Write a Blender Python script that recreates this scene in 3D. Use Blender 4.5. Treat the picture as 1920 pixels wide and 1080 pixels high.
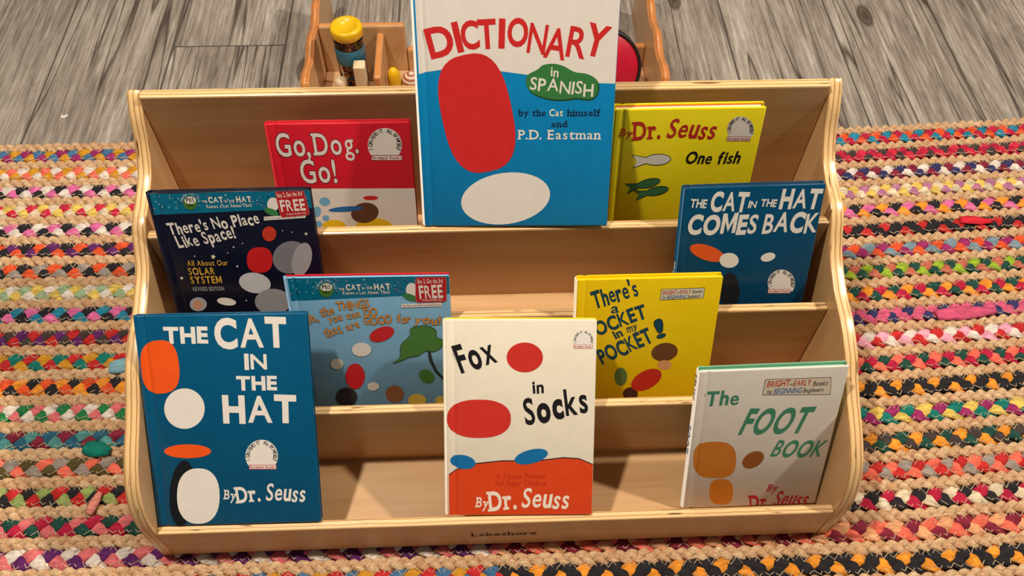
import bpy, bmesh, math, random
import numpy as np
from mathutils import Matrix, Vector
from mathutils.geometry import tessellate_polygon
for o in list(bpy.data.objects): bpy.data.objects.remove(o)
SC = bpy.context.scene
COL = SC.collection
rnd = random.Random(7)

# ------------------------------------------------------------------ camera
F = 1615.67; PITCH, YAW, ROLL = 0.9587, -0.0549, 0.0207
CP = Vector((-0.0105, -0.3472, 1.0523))
_fw = Vector((0, math.cos(PITCH), -math.sin(PITCH))); _up = Vector((0, math.sin(PITCH), math.cos(PITCH))); _rt = Vector((1, 0, 0))
_Z = Matrix.Rotation(YAW, 3, 'Z'); _fw, _up, _rt = _Z @ _fw, _Z @ _up, _Z @ _rt
RT = math.cos(ROLL) * _rt + math.sin(ROLL) * _up; UP = -math.sin(ROLL) * _rt + math.cos(ROLL) * _up; FW = _fw
cam = bpy.data.objects.new('camera', bpy.data.cameras.new('camera')); COL.objects.link(cam)
cam.data.sensor_width = 36; cam.data.lens = F / 1920 * 36; cam.data.clip_start = .02
cam.matrix_world = Matrix(((RT.x, UP.x, -FW.x, CP.x), (RT.y, UP.y, -FW.y, CP.y), (RT.z, UP.z, -FW.z, CP.z), (0, 0, 0, 1)))
SC.camera = cam
def ray(px, py): return (FW * F + RT * (px - 960) + UP * (540 - py)).normalized()
def onz(px, py, z): d = ray(px, py); return CP + d * ((z - CP.z) / d.z)
def ony(px, py, y): d = ray(px, py); return CP + d * ((y - CP.y) / d.y)

# ------------------------------------------------------------------ world, lights, exposure
w = bpy.data.worlds.new('world'); SC.world = w; w.use_nodes = True
bg = w.node_tree.nodes['Background']; bg.inputs[0].default_value = (1.0, .88, .76, 1); bg.inputs[1].default_value = .085
def ceiling_lamp(loc, power, size, col=(1, .87, .72)):
    l = bpy.data.lights.new('ceiling_lamp', 'AREA'); l.shape = 'DISK'; l.size = size; l.energy = power; l.color = col
    o = bpy.data.objects.new('ceiling_lamp', l); o.location = loc; COL.objects.link(o)
    d = Vector((0, .2, .1)) - Vector(loc); o.rotation_euler = d.to_track_quat('-Z', 'Y').to_euler()
ceiling_lamp((-.65, .22, 2.40), 42, .10)
ceiling_lamp((1.75, .28, 2.40), 52, .12)
ceiling_lamp((.10, 1.60, 2.40), 18, .14)
SC.view_settings.view_transform = 'Standard'; SC.view_settings.look = 'None'; SC.view_settings.gamma = 1
SC.view_settings.exposure = 0.0
try: SC.view_settings.use_curve_mapping = False
except Exception: pass

# ------------------------------------------------------------------ materials
def lin(c):
    return tuple((x / 255 / 12.92 if x / 255 <= .04045 else ((x / 255 + .055) / 1.055) ** 2.4) for x in c) + (1,)
MATS = {}
def base_mat(name):
    m = bpy.data.materials.new(name); m.use_nodes = True; nt = m.node_tree
    return m, nt, nt.nodes['Principled BSDF']
def node(nt, t, **kw):
    n = nt.nodes.new(t)
    for k, v in kw.items():
        if hasattr(n, k): setattr(n, k, v)
        else: n.inputs[k].default_value = v
    return n
def coords(nt, scale=(1, 1, 1), rnd_off=False, rot=(0, 0, 0)):
    tc = node(nt, 'ShaderNodeTexCoord'); mp = node(nt, 'ShaderNodeMapping'); mp.inputs['Scale'].default_value = scale
    mp.inputs['Rotation'].default_value = rot
    src = tc.outputs['Object']
    if rnd_off:
        oi = node(nt, 'ShaderNodeObjectInfo'); mu = node(nt, 'ShaderNodeMath', operation='MULTIPLY'); mu.inputs[1].default_value = 37.0
        nt.links.new(oi.outputs['Random'], mu.inputs[0])
        ad = node(nt, 'ShaderNodeVectorMath', operation='ADD'); nt.links.new(src, ad.inputs[0]); nt.links.new(mu.outputs[0], ad.inputs[1]); src = ad.outputs[0]
    nt.links.new(src, mp.inputs[0]); return mp.outputs[0]
def ramp(nt, fac, stops):
    r = node(nt, 'ShaderNodeValToRGB'); e = r.color_ramp.elements
    while len(e) < len(stops): e.new(.5)
    for el, (p, c) in zip(e, stops): el.position = p; el.color = lin(c)
    nt.links.new(fac, r.inputs[0]); return r.outputs[0]
def bump(nt, b, h, strength, dist):
    bp = node(nt, 'ShaderNodeBump'); bp.inputs['Strength'].default_value = strength; bp.inputs['Distance'].default_value = dist
    nt.links.new(h, bp.inputs['Height']); nt.links.new(bp.outputs[0], b.inputs['Normal'])

def print_mat(c, rough=.42):
    k = ('print', c, rough)
    if k not in MATS:
        m, nt, b = base_mat('print_%d_%d_%d' % c)
        nz = node(nt, 'ShaderNodeTexNoise'); nz.inputs['Scale'].default_value = 60; nz.inputs['Detail'].default_value = 4
        nt.links.new(coords(nt), nz.inputs[0])
        d = tuple(max(0, x - 2) for x in c); l = tuple(min(255, x + 2) for x in c)
        nt.links.new(ramp(nt, nz.outputs[0], [(.35, d), (.65, l)]), b.inputs['Base Color'])
        b.inputs['Roughness'].default_value = rough; b.inputs['Specular IOR Level'].default_value = .35
        MATS[k] = m
    return MATS[k]
def wood_mat(name, axis, dark, mid, light, rough=.38):
    m, nt, b = base_mat(name)
    sc = [14, 14, 14]; sc[axis] = 1.1
    co = coords(nt, sc, True)
    n1 = node(nt, 'ShaderNodeTexNoise'); n1.inputs['Scale'].default_value = 2.2; n1.inputs['Detail'].default_value = 5; n1.inputs['Distortion'].default_value = .6
    nt.links.new(co, n1.inputs[0])
    sc2 = [220, 220, 220]; sc2[axis] = 9
    n2 = node(nt, 'ShaderNodeTexNoise'); n2.inputs['Scale'].default_value = 1.0; n2.inputs['Detail'].default_value = 3
    nt.links.new(coords(nt, sc2, True), n2.inputs[0])
    mx = node(nt, 'ShaderNodeMath', operation='MULTIPLY_ADD'); mx.inputs[1].default_value = .25; nt.links.new(n2.outputs[0], mx.inputs[0])
    ml = node(nt, 'ShaderNodeMath', operation='MULTIPLY'); ml.inputs[1].default_value = .75; nt.links.new(n1.outputs[0], ml.inputs[0]); nt.links.new(ml.outputs[0], mx.inputs[2])
    nt.links.new(ramp(nt, mx.outputs[0], [(.3, dark), (.5, mid), (.7, light)]), b.inputs['Base Color'])
    b.inputs['Roughness'].default_value = rough; b.inputs['Coat Weight'].default_value = .15; b.inputs['Coat Roughness'].default_value = .3
    bump(nt, b, n2.outputs[0], .06, .001)
    return m
def ply_edge_mat(name, axis, period):
    m, nt, b = base_mat(name)
    tc = node(nt, 'ShaderNodeTexCoord'); sp = node(nt, 'ShaderNodeSeparateXYZ'); nt.links.new(tc.outputs['Object'], sp.inputs[0])
    nz = node(nt, 'ShaderNodeTexNoise'); nz.inputs['Scale'].default_value = 30; nt.links.new(tc.outputs['Object'], nz.inputs[0])
    ma = node(nt, 'ShaderNodeMath', operation='MULTIPLY_ADD'); ma.inputs[1].default_value = 1 / period; nt.links.new(sp.outputs[axis], ma.inputs[0])
    sm = node(nt, 'ShaderNodeMath', operation='MULTIPLY'); sm.inputs[1].default_value = .5; nt.links.new(nz.outputs[0], sm.inputs[0]); nt.links.new(sm.outputs[0], ma.inputs[2])
    fr = node(nt, 'ShaderNodeMath', operation='FRACT'); nt.links.new(ma.outputs[0], fr.inputs[0])
    c1 = ramp(nt, fr.outputs[0], [(.0, (232, 196, 140)), (.38, (236, 200, 146)), (.5, (186, 138, 84)), (.62, (178, 130, 78)), (.75, (228, 190, 134))])
    # dark voids in the core plies
    sc = [60, 60, 60]; sc[axis] = 260
    if axis == 1: sc[0] = 22
    else: sc[1] = 22; sc[2] = 22
    n3 = node(nt, 'ShaderNodeTexNoise'); n3.inputs['Scale'].default_value = 1; nt.links.new(coords(nt, sc), n3.inputs[0])
    st = ramp(nt, n3.outputs[0], [(.66, (255, 255, 255)), (.72, (110, 84, 60))])
    mx = node(nt, 'ShaderNodeMix', data_type='RGBA', blend_type='MULTIPLY'); mx.inputs[0].default_value = 1
    nt.links.new(c1, mx.inputs[6]); nt.links.new(st, mx.inputs[7]); nt.links.new(mx.outputs[2], b.inputs['Base Color'])
    b.inputs['Roughness'].default_value = .3; b.inputs['Coat Weight'].default_value = .4; b.inputs['Coat Roughness'].default_value = .2
    return m
def fabric_mat(c, name='rag_fabric'):
    k = (name, c)
    if k in MATS: return MATS[k]
    m, nt, b = base_mat('%s_%d_%d_%d' % ((name,) + c))
    n1 = node(nt, 'ShaderNodeTexNoise'); n1.inputs['Scale'].default_value = 60; n1.inputs['Detail'].default_value = 5; n1.inputs['Distortion'].default_value = 1.2
    nt.links.new(coords(nt, (.7, 2.2, 1), True, (0, 0, .5)), n1.inputs[0])
    d = tuple(int(x * .8) for x in c); l = tuple(min(255, int(x * 1.07 + 6)) for x in c)
    nt.links.new(ramp(nt, n1.outputs[0], [(.3, d), (.55, c), (.75, l)]), b.inputs['Base Color'])
    b.inputs['Roughness'].default_value = .9; b.inputs['Specular IOR Level'].default_value = .15
    bump(nt, b, n1.outputs[0], .7, .003)
    MATS[k] = m; return m
def jute_mat():
    m, nt, b = base_mat('jute')
    n1 = node(nt, 'ShaderNodeTexNoise'); n1.inputs['Scale'].default_value = 1; n1.inputs['Detail'].default_value = 6; n1.inputs['Distortion'].default_value = 1.5
    nt.links.new(coords(nt, (160, 420, 160), True, (0, 0, .6)), n1.inputs[0])
    n2 = node(nt, 'ShaderNodeTexNoise'); n2.inputs['Scale'].default_value = 18; nt.links.new(coords(nt, (1, 1, 1), True), n2.inputs[0])
    c1 = ramp(nt, n1.outputs[0], [(.25, (164, 130, 98)), (.5, (214, 186, 152)), (.72, (242, 222, 192))])
    c2 = ramp(nt, n2.outputs[0], [(.35, (236, 214, 196)), (.65, (255, 250, 240))])
    mx = node(nt, 'ShaderNodeMix', data_type='RGBA', blend_type='MULTIPLY'); mx.inputs[0].default_value = 1
    nt.links.new(c1, mx.inputs[6]); nt.links.new(c2, mx.inputs[7]); nt.links.new(mx.outputs[2], b.inputs['Base Color'])
    b.inputs['Roughness'].default_value = .8; b.inputs['Specular IOR Level'].default_value = .2
    bump(nt, b, n1.outputs[0], .8, .002)
    return m
def plank_mat():
    m, nt, b = base_mat('weathered_plank')
    def noise(sc, detail, dist=0, rough=.55):
        n = node(nt, 'ShaderNodeTexNoise'); n.inputs['Scale'].default_value = 1; n.inputs['Detail'].default_value = detail; n.inputs['Distortion'].default_value = dist; n.inputs['Roughness'].default_value = rough
        nt.links.new(coords(nt, sc, True), n.inputs[0]); return n.outputs[0]
    def lerp_add(x, k, y):
        q = node(nt, 'ShaderNodeMath', operation='MULTIPLY_ADD'); q.inputs[1].default_value = k; nt.links.new(x, q.inputs[0])
        if isinstance(y, float): q.inputs[2].default_value = y
        else: nt.links.new(y, q.inputs[2])
        return q.outputs[0]
    fine = noise((240, 9, 1), 4, .4, .6); mid = noise((48, 3.2, 1), 6, 1.1, .62); big = noise((9, 2.6, 1), 4, .5); swirl = noise((34, 9, 1), 3, 3.2)
    v = lerp_add(fine, .34, lerp_add(mid, .34, lerp_add(big, .22, lerp_add(swirl, .12, -.01))))
    c1 = ramp(nt, v, [(.36, (84, 77, 71)), (.46, (128, 119, 110)), (.54, (158, 150, 140)), (.66, (200, 194, 184))])
    cr = noise((17, .55, 1), 2, .25)
    sb = node(nt, 'ShaderNodeMath', operation='SUBTRACT'); sb.inputs[1].default_value = .5; nt.links.new(cr, sb.inputs[0])
    ab = node(nt, 'ShaderNodeMath', operation='ABSOLUTE'); nt.links.new(sb.outputs[0], ab.inputs[0])
    c2 = ramp(nt, ab.outputs[0], [(.002, (110, 98, 88)), (.012, (255, 255, 255))])
    # knots: ringed spots stretched along the grain
    vo = node(nt, 'ShaderNodeTexVoronoi'); vo.inputs['Scale'].default_value = 1; nt.links.new(coords(nt, (7.5, 3.1, 1), True), vo.inputs[0])
    c3 = ramp(nt, vo.outputs['Distance'], [(.03, (96, 84, 76)), (.06, (170, 158, 146)), (.085, (128, 116, 106)), (.12, (255, 255, 255))])
    x = c1
    for c in (c2, c3):
        mx = node(nt, 'ShaderNodeMix', data_type='RGBA', blend_type='MULTIPLY'); mx.inputs[0].default_value = .85
        nt.links.new(x, mx.inputs[6]); nt.links.new(c, mx.inputs[7]); x = mx.outputs[2]
    nt.links.new(x, b.inputs['Base Color'])
    b.inputs['Roughness'].default_value = .5; b.inputs['Specular IOR Level'].default_value = .3
    bump(nt, b, v, .25, .002)
    return m
def plain(name, c, rough=.5, **kw):
    m, nt, b = base_mat(name)
    nz = node(nt, 'ShaderNodeTexNoise'); nz.inputs['Scale'].default_value = 40; nt.links.new(coords(nt), nz.inputs[0])
    nt.links.new(ramp(nt, nz.outputs[0], [(.35, tuple(int(x * .93) for x in c)), (.65, c)]), b.inputs['Base Color'])
    b.inputs['Roughness'].default_value = rough
    for k, v in kw.items(): b.inputs[k].default_value = v
    return m
BIRCH_X = wood_mat('birch_grain_across', 0, (190, 146, 99), (202, 161, 113), (213, 174, 128))
BIRCH_Z = wood_mat('birch_grain_upright', 2, (192, 149, 102), (204, 164, 116), (215, 178, 132))
EDGE_Y = ply_edge_mat('ply_edge_of_board', 1, .0052)
EDGE_X = ply_edge_mat('ply_edge_of_side', 0, .0058)
JUTE = jute_mat(); PLANK = plank_mat()

# ------------------------------------------------------------------ helpers
def link(name, me, mats=(), parent=None):
    o = bpy.data.objects.new(name, me); COL.objects.link(o)
    for m in mats: me.materials.append(m)
    if parent: o.parent = parent
    return o
def mesh(name, v, f, mi=None, smooth=False):
    me = bpy.data.meshes.new(name); me.from_pydata([tuple(x) for x in v], [], f)
    if mi is not None: me.polygons.foreach_set('material_index', mi)
    if smooth: me.polygons.foreach_set('use_smooth', [True] * len(me.polygons))
    me.update(); return me
def empty(name, loc=(0, 0, 0)):
    o = bpy.data.objects.new(name, None); COL.objects.link(o); o.location = loc; o.empty_display_size = .03; return o
def tag(o, label, cat, group=None):
    o['label'] = label; o['category'] = cat
    if group: o['group'] = group
    return o
def bevel_box(name, lo, hi, mats, parent=None, bev=.0012, edge=None, seg=2):
    """box with rounded edges; edge=(face normal axes) get material slot 1"""
    bm = bmesh.new(); bmesh.ops.create_cube(bm, size=1)
    for v in bm.verts: v.co = Vector((lo[i] + (v.co[i] + .5) * (hi[i] - lo[i]) for i in range(3)))
    bmesh.ops.bevel(bm, geom=bm.edges[:], offset=bev, segments=seg, affect='EDGES', profile=.5)
    bm.normal_update()
    if edge:
        for f in bm.faces:
            if not max(range(3), key=lambda i: abs(f.normal[i])) == edge[0]: f.material_index = 1
    for f in bm.faces: f.smooth = len(f.verts) == 4 and f.calc_area() < 1e-5
    me = bpy.data.meshes.new(name); bm.to_mesh(me); bm.free()
    return link(name, me, mats, parent)
def lathe(name, prof, mats, parent=None, n=24, loc=(0, 0, 0), rot=None, mi=None, caps=True, closed=False):
    v = []; f = []; idx = []
    for r, z in prof:
        for k in range(n): a = 2 * math.pi * k / n; v.append((r * math.cos(a), r * math.sin(a), z))
    for i in range(len(prof) - 1):
        for k in range(n):
            f.append((i * n + k, i * n + (k + 1) % n, (i + 1) * n + (k + 1) % n, (i + 1) * n + k)); idx.append(mi[i] if mi else 0)
    if caps:
        f.append(tuple(range(n))[::-1]); idx.append(mi[0] if mi else 0)
        f.append(tuple(range((len(prof) - 1) * n, len(prof) * n))); idx.append(mi[-1] if mi else 0)
    if closed:
        q = (len(prof) - 1) * n
        for k in range(n): f.append((q + k, q + (k + 1) % n, (k + 1) % n, k)); idx.append(0)
    o = link(name, mesh(name, v, f, idx, True), mats, parent); o.location = loc
    if rot: o.rotation_euler = rot
    return o
def tube_mesh(name, pts, r, n=6):
    v = []; f = []
    for i, p in enumerate(pts):
        p = Vector(p); t = (Vector(pts[min(i + 1, len(pts) - 1)]) - Vector(pts[max(i - 1, 0)])).normalized()
        a = t.cross(Vector((0, 0, 1)))
        if a.length < 1e-3: a = Vector((1, 0, 0))
        a.normalize(); b = t.cross(a)
        for k in range(n):
            q = 2 * math.pi * k / n; v.append(p + r * (math.cos(q) * a + math.sin(q) * b))
    for i in range(len(pts) - 1):
        for k in range(n): f.append((i * n + k, i * n + (k + 1) % n, (i + 1) * n + (k + 1) % n, (i + 1) * n + k))
    return mesh(name, v, f, None, True)

# ------------------------------------------------------------------ floor of wood-look planks
GROUT = plain('grout', (84, 78, 72), .9)
fl = bevel_box('floor', (-2.4, -1.6, -.06), (2.4, 2.4, -.0022), [GROUT], bev=.001); fl['kind'] = 'structure'
PW = .2067; X0 = -.782
plank_cache = {}
def plank(x0, x1, y0, y1):
    key = (round(x1 - x0, 4), round(y1 - y0, 4))
    if key not in plank_cache:
        hx, hy = (x1 - x0) / 2 - .0016, (y1 - y0) / 2 - .0016
        o = bevel_box('plank', (-hx, -hy, -.008), (hx, hy, 0), [PLANK], fl, .0012, seg=1); plank_cache[key] = o
    else:
        s = plank_cache[key]; o = s.copy(); COL.objects.link(o); o.parent = fl
    o.location = ((x0 + x1) / 2, (y0 + y1) / 2, 0)
for k in range(-7, 15):
    x0 = X0 + k * PW; 
    if k == 1: cuts = [-1.6, -.27, .953, 2.17]
    else:
        s = [0, .41, .83, .19, .62][k % 5] ; cuts = [-1.6 ] + [c for c in (-1.25 + s, -.03 + s if s > .5 else -.03 + s * .3, 1.19 + s * .9) ]
        cuts = sorted(set(cuts))
        if k in (-1, 0, 2, 6, 7, 8): cuts = [-1.6, -.55 - .1 * (k % 3), .52 + .05 * (k % 3), 1.62 + .1 * (k % 3)]
    cuts = [c for c in cuts if c < 2.3] + [2.4]
    for a, b in zip(cuts, cuts[1:]): plank(x0, x0 + PW, a, b)

# ------------------------------------------------------------------ braided rug
RUG = empty('braided_rug', (0, .25, 0))
tag(RUG, 'braided rag and jute rug with multicoloured rows under the wooden book display', 'rug')
PITCH_R = .0393; ROW1 = .6700; XE = 1.16
def bend(x): return np.where(x > .42, .045 * (x - .6) + .004 + .0035 * np.exp(-((x - .42) / .06) ** 2), 0.0) * np.clip((x - .42) / .1, 0, 1)
def strand_mesh(name, side, i, half_w, wid, thk, lam, seed, ns=8, spp=12):
    r = np.random.RandomState(seed)
    n = int(XE / lam * spp); x = np.linspace(0, XE, n) * side
    x = np.sort(x)
    ph = 2 * np.pi * x / lam + 2 * np.pi * i / 3
    kn = np.linspace(-1.2, 1.2, 60)
    jl = np.interp(x, kn, r.normal(0, .0007, 60)); jw = np.interp(x, np.linspace(-1.2, 1.2, 150), r.uniform(.84, 1.18, 150)); jh = np.interp(x, np.linspace(-1.2, 1.2, 150), r.uniform(.85, 1.15, 150))
    lat = (half_w - wid * .42) * np.sin(ph) + jl
    zc = thk * .5 * np.sin(2 * ph) + .0072
    yc = lat + bend(x)
    dx = np.gradient(x); dy = np.gradient(yc); L = np.hypot(dx, dy); tx, ty = dx / L, dy / L
    v = np.zeros((n, ns, 3)); fz = np.random.RandomState(seed + 5)
    for k in range(ns):
        a = 2 * np.pi * k / ns; c, s = math.cos(a), math.sin(a)
        cs = math.copysign(abs(c) ** .75, c)
        wr = 1 + np.interp(x, np.linspace(-1.2, 1.2, 420), fz.normal(0, .09, 420))
        v[:, k, 0] = x - ty * cs * wid / 2 * jw
        v[:, k, 1] = yc + tx * cs * wid / 2 * jw
        v[:, k, 2] = zc + s * thk / 2 * jh * wr * (1.0)
    v[:, :, 2] = np.maximum(v[:, :, 2], .0004)
    idx = np.arange(n * ns).reshape(n, ns)
    f = np.stack([idx[:-1], np.roll(idx, -1, 1)[:-1], np.roll(idx, -1, 1)[1:], idx[1:]], -1).reshape(-1, 4)
    return mesh(name, v.reshape(-1, 3).tolist(), f.tolist(), None, True)
JM = {}; RM = {}
for si, side in ((0, -1), (1, 1)):
    for i in range(3):
        JM[side, i] = strand_mesh('jute_strand', side, i, .0086, .0094, .0076, .046, 11 * i + 3 + si, 8, 14); JM[side, i].materials.append(JUTE)
        for var in range(4):
            me = strand_mesh('rag_strand', side, i, .0132, .0158, .0068, (.056, .061, .053, .066)[var], 100 + 17 * i + var * 5 + si, 8, 14)
            me.materials.append(JUTE); RM[side, i, var] = me
C = dict(mu=(205, 145, 40), bl=(70, 115, 155), mg=(150, 45, 100), wh=(225, 215, 205), co=(235, 110, 90), pk=(215, 105, 160), bk=(42, 40, 44), cr=(222, 205, 175),
         ye=(225, 195, 95), rd=(200, 45, 70), pu=(95, 40, 100), or_=(222, 85, 45), gy=(150, 140, 132), sg=(150, 175, 140), tl=(40, 130, 160), te=(25, 120, 110), dg=(35, 75, 65),
         gn=(40, 120, 70), sp=(215, 110, 115), db=(45, 95, 120), sf=(80, 145, 145), ma=(130, 40, 60), ol=(85, 75, 45), lg=(145, 165, 95), rr=(190, 45, 45), cm=(180, 35, 65), nv=(55, 55, 100),
         og=(235, 150, 50), st=(120, 145, 160), li=(150, 180, 50), br=(190, 105, 85), ro=(205, 90, 125), lp=(235, 165, 190), ch=(70, 60, 58), pe=(230, 165, 120), lav=(180, 115, 150))
LEFT = ['mu bl mg', 'mu wh co', 'pk bk wh', 'cr ye rd', 'bk pk wh', 'pu or_ bk', 'or_ gy bk', 'ye sg wh', 'pk tl bk', 'ch rr pu', 'te mu rr', 'or_ bk og', 'gn wh sp', 'db sf ma', 'ol gy co', 'rr lg bk', 'dg cm sp', 'wh pu sp',
        'mu bl rr', 'pk bk cr', 'te og rd']
RIGHT = ['tl or_ cm', 'cm rd ch', 'nv wh ma', 'ye cr lav', 'pk bk og', 'rr bk bk', 'mg st or_', 'li br dg', 'og dg cm', 'ro ro nv', 'lp wh rr', 'co dg cm', 'bk bk og', 'mg ye te', 'og dg ch', 'co rr gy', 'cm bk cr', 'co ma pe',
         'bk og bk', 'pk wh te', 'rr og cr']
bk = bevel_box('backing', (-XE, -.148 - .25, .0002), (XE, .697 - .25, .0028), [plain('rug_backing', (120, 95, 70), .95)], RUG, .001)
def braid_row(y, meshes, cols):
    e = bpy.data.objects.new('braid_row', None); COL.objects.link(e); e.parent = RUG; e.location = (0, y - .25, 0)
    for side in (-1, 1):
        for i in range(3):
            o = bpy.data.objects.new('strand', meshes[side, i]); COL.objects.link(o); o.parent = e
            if cols:
                o.material_slots[0].link = 'OBJECT'; o.material_slots[0].material = fabric_mat(C[cols[side][i]])
for k in range(len(LEFT)):
    y = ROW1 - k * PITCH_R
    braid_row(y + PITCH_R / 2 - .0005, JM, None)
    var = (0, 2, 1, 2, 3, 1, 3, 0, 1, 2, 1, 0, 2, 3, 1, 0, 1, 3, 0, 1, 2)[k]
    braid_row(y, {(s, i): RM[s, i, var] for s in (-1, 1) for i in range(3)}, {-1: LEFT[k].split(), 1: RIGHT[k].split()})
braid_row(ROW1 - len(LEFT) * PITCH_R + PITCH_R / 2, JM, None)
# zig-zag sewing thread along every join
v = []; f = []
for k in range(len(LEFT) * 2):
    yb = ROW1 + PITCH_R / 4 - k * PITCH_R / 2 + .0012 * (1 if k % 2 else -1)
    x = -XE; up = 1; pts = []
    while x < XE:
        sgn = 1 if k % 2 == 0 else -1
        pts.append((x, yb + float(bend(np.array(x))) + up * .0036 * rnd.uniform(.6, 1.2), .0136 + (.0006 if up * sgn > 0 else -.0022)))
        x += .0058 * rnd.uniform(.7, 1.3); up = -up
    for a, b in zip(pts, pts[1:]):
        if rnd.random() < .12: continue
        a = Vector(a); b = Vector(b); t = (b - a).normalized(); s = t.cross(Vector((0, 0, 1))).normalized() * .00042; n = Vector((0, 0, .0007)); i0 = len(v)
        v += [a - s, a + s, a + n, b - s, b + s, b + n]
        f += [(i0, i0 + 2, i0 + 5, i0 + 3), (i0 + 1, i0 + 4, i0 + 5, i0 + 2)]
st = link('stitching', mesh('stitching', v, f), [plain('thread', (235, 215, 180), .8)], RUG); st.location = (0, -.25, 0); st['kind'] = 'stuff'

def rag_end(px, py, L, W, ang, col):
    p = onz(px, py, .016); vs = []; fs = []; r = random.Random(int(px)); n = 9; a = math.radians(ang)
    for i in range(n):
        t = i / (n - 1); w_ = W * (.35 + .65 * math.sin(math.pi * min(1, .18 + t * .8)))
        for j in range(5):
            q = j / 4 - .5; x, y = t * L, q * w_ * 2
            vs.append((x * math.cos(a) - y * math.sin(a), x * math.sin(a) + y * math.cos(a), .0022 * math.cos(q * 3) + .0012 * r.uniform(-1, 1)))
    for i in range(n - 1):
        for j in range(4): fs.append((i * 5 + j, i * 5 + j + 1, i * 5 + j + 6, i * 5 + j + 5))
    o = link('loose_rag_end', mesh('loose_rag_end', vs, fs, None, True), [fabric_mat(col)], RUG); o.location = (p.x, p.y - .25, p.z - .0012)
    md = o.modifiers.new('thick', 'SOLIDIFY'); md.thickness = .0012
rag_end(158, 838, .036, .011, -12, (20, 118, 104)); rag_end(165, 965, .030, .006, 75, (222, 140, 125)); rag_end(205, 690, .040, .011, 12, (130, 180, 195))
rag_end(1800, 412, .05, .008, -4, (200, 40, 55)); rag_end(1755, 590, .09, .011, 3, (205, 85, 120))

# ------------------------------------------------------------------ birch book display
ST = empty('book_display', (0, .2, .0158))
tag(ST, 'pale birch plywood tiered book display with wavy sides standing on the braided rug', 'book display')
GB = .0158; HW = .39; T = .011
def S(p): return (p[0], p[1] - .2, p[2] - GB)
def spanel(name, lo, hi, mats, edge=None, bev=.0015): return bevel_box(name, S(lo), S(hi), mats, ST, bev, edge)
PAN = [(.3896, .3864, GB + .001), (.2714, .2856, GB + .001), (.1958, .2193, .05), (.1091, .1588, .022), (0.0, .0868, GB)]
TRAY = [(.2824, .3896, .175), (.2068, .2714, .157), (.1201, .1958, .070), (.011, .1091, .033)]
for i, (y, z, zb) in enumerate(PAN):
    o = spanel(('back_panel', 'divider_panel', 'divider_panel', 'divider_panel', 'front_board')[i], (-HW, y, zb), (HW, y + (T if i else .0137), z), [BIRCH_X, EDGE_Y], (1,), .0022)
    if i == 4: front_board = o
for (y0, y1, z) in TRAY: spanel('tray_floor', (-HW, y0, z - .009), (HW, y1, z), [BIRCH_X], None, .0003)
prof = [(.4035, .3855), (.397, .3815), (.380, .3615), (.3676, .338), (.350, .319), (.335, .310), (.311, .3025), (.290, .2985), (.274, .290), (.256, .2705), (.2385, .2575), (.217, .2490), (.2, .2435), (.183, .2405), (.1635, .2375),
        (.132, .2250), (.107, .208), (.083, .1945), (.0605, .1835), (.043, .1735), (.0264, .160), (.0125, .140), (.0045, .118), (.001, .095), (0, .06), (0, GB)]
def smooth_curve(p, n=4):
    out = []
    for i in range(len(p) - 1):
        a, b, c, d = (Vector(p[max(0, min(len(p) - 1, j))]) for j in (i - 1, i, i + 1, i + 2))
        for k in range(n):
            t = k / n; out.append(.5 * ((2 * b) + (c - a) * t + (2 * a - 5 * b + 4 * c - d) * t * t + (3 * b - a - 3 * c + d) * t ** 3))
    out.append(Vector(p[-1])); return out
def side_panel(x0, x1):
    c = smooth_curve(prof, 3) + [Vector((.4035, GB))]
    bm = bmesh.new()
    a = [bm.verts.new(S((x0, p[0], p[1]))) for p in c]; b = [bm.verts.new(S((x1, p[0], p[1]))) for p in c]
    fa = bm.faces.new(a); fb = bm.faces.new(b[::-1]); n = len(c)
    for i in range(n):
        f = bm.faces.new((a[i], b[i], b[(i + 1) % n], a[(i + 1) % n])); f.material_index = 1
    bmesh.ops.recalc_face_normals(bm, faces=bm.faces)
    eds = [e for e in bm.edges if (e.link_faces[0] in (fa, fb)) != (e.link_faces[1] in (fa, fb))]
    r = bmesh.ops.bevel(bm, geom=eds, offset=.0024, segments=3, affect='EDGES', profile=.5)
    for f in r['faces']: f.material_index = 1
    for f in bm.faces: f.smooth = len(f.verts) == 4
    bm.normal_update()
    me = bpy.data.meshes.new('side_panel'); bm.to_mesh(me); bm.free()
    return link('side_panel', me, [BIRCH_Z, EDGE_X], ST)
side_panel(-HW - .016, -HW); side_panel(HW, HW + .016)

# ------------------------------------------------------------------ lettering
GLY = {}
OFFS = {'r': 0.0, 'b': .016, 'h': .03, 'o': .045, 'bo': .036}
CH = "ABCDEFGHIJKLMNOPQRSTUVWXYZabcdefghijklmnopqrstuvwxyz0123456789.,!'*"
tmp = []
for k, off in OFFS.items():
    for ch in CH:
        cu = bpy.data.curves.new('g', 'FONT'); cu.body = ch; cu.size = 1; cu.offset = off * (.1 if ch in 'MW' else .45 if ch in 'eagsBRSNKAVmwkxy' else 1); cu.resolution_u = 4
        o = bpy.data.objects.new('g', cu); COL.objects.link(o); tmp.append((k, ch, o))
bpy.context.view_layer.update(); dg = bpy.context.evaluated_depsgraph_get()
for k, ch, o in tmp:
    me = o.evaluated_get(dg).to_mesh()
    GLY[k, ch] = ([(p.co.x, p.co.y) for p in me.vertices], [tuple(q.vertices) for q in me.polygons]); o.evaluated_get(dg).to_mesh_clear()
for k, ch, o in tmp:
    cu = o.data; bpy.data.objects.remove(o); bpy.data.curves.remove(cu)
CAP = max(p[1] for p in GLY['r', 'H'][0]); XH = max(p[1] for p in GLY['r', 'x'][0])
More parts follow.
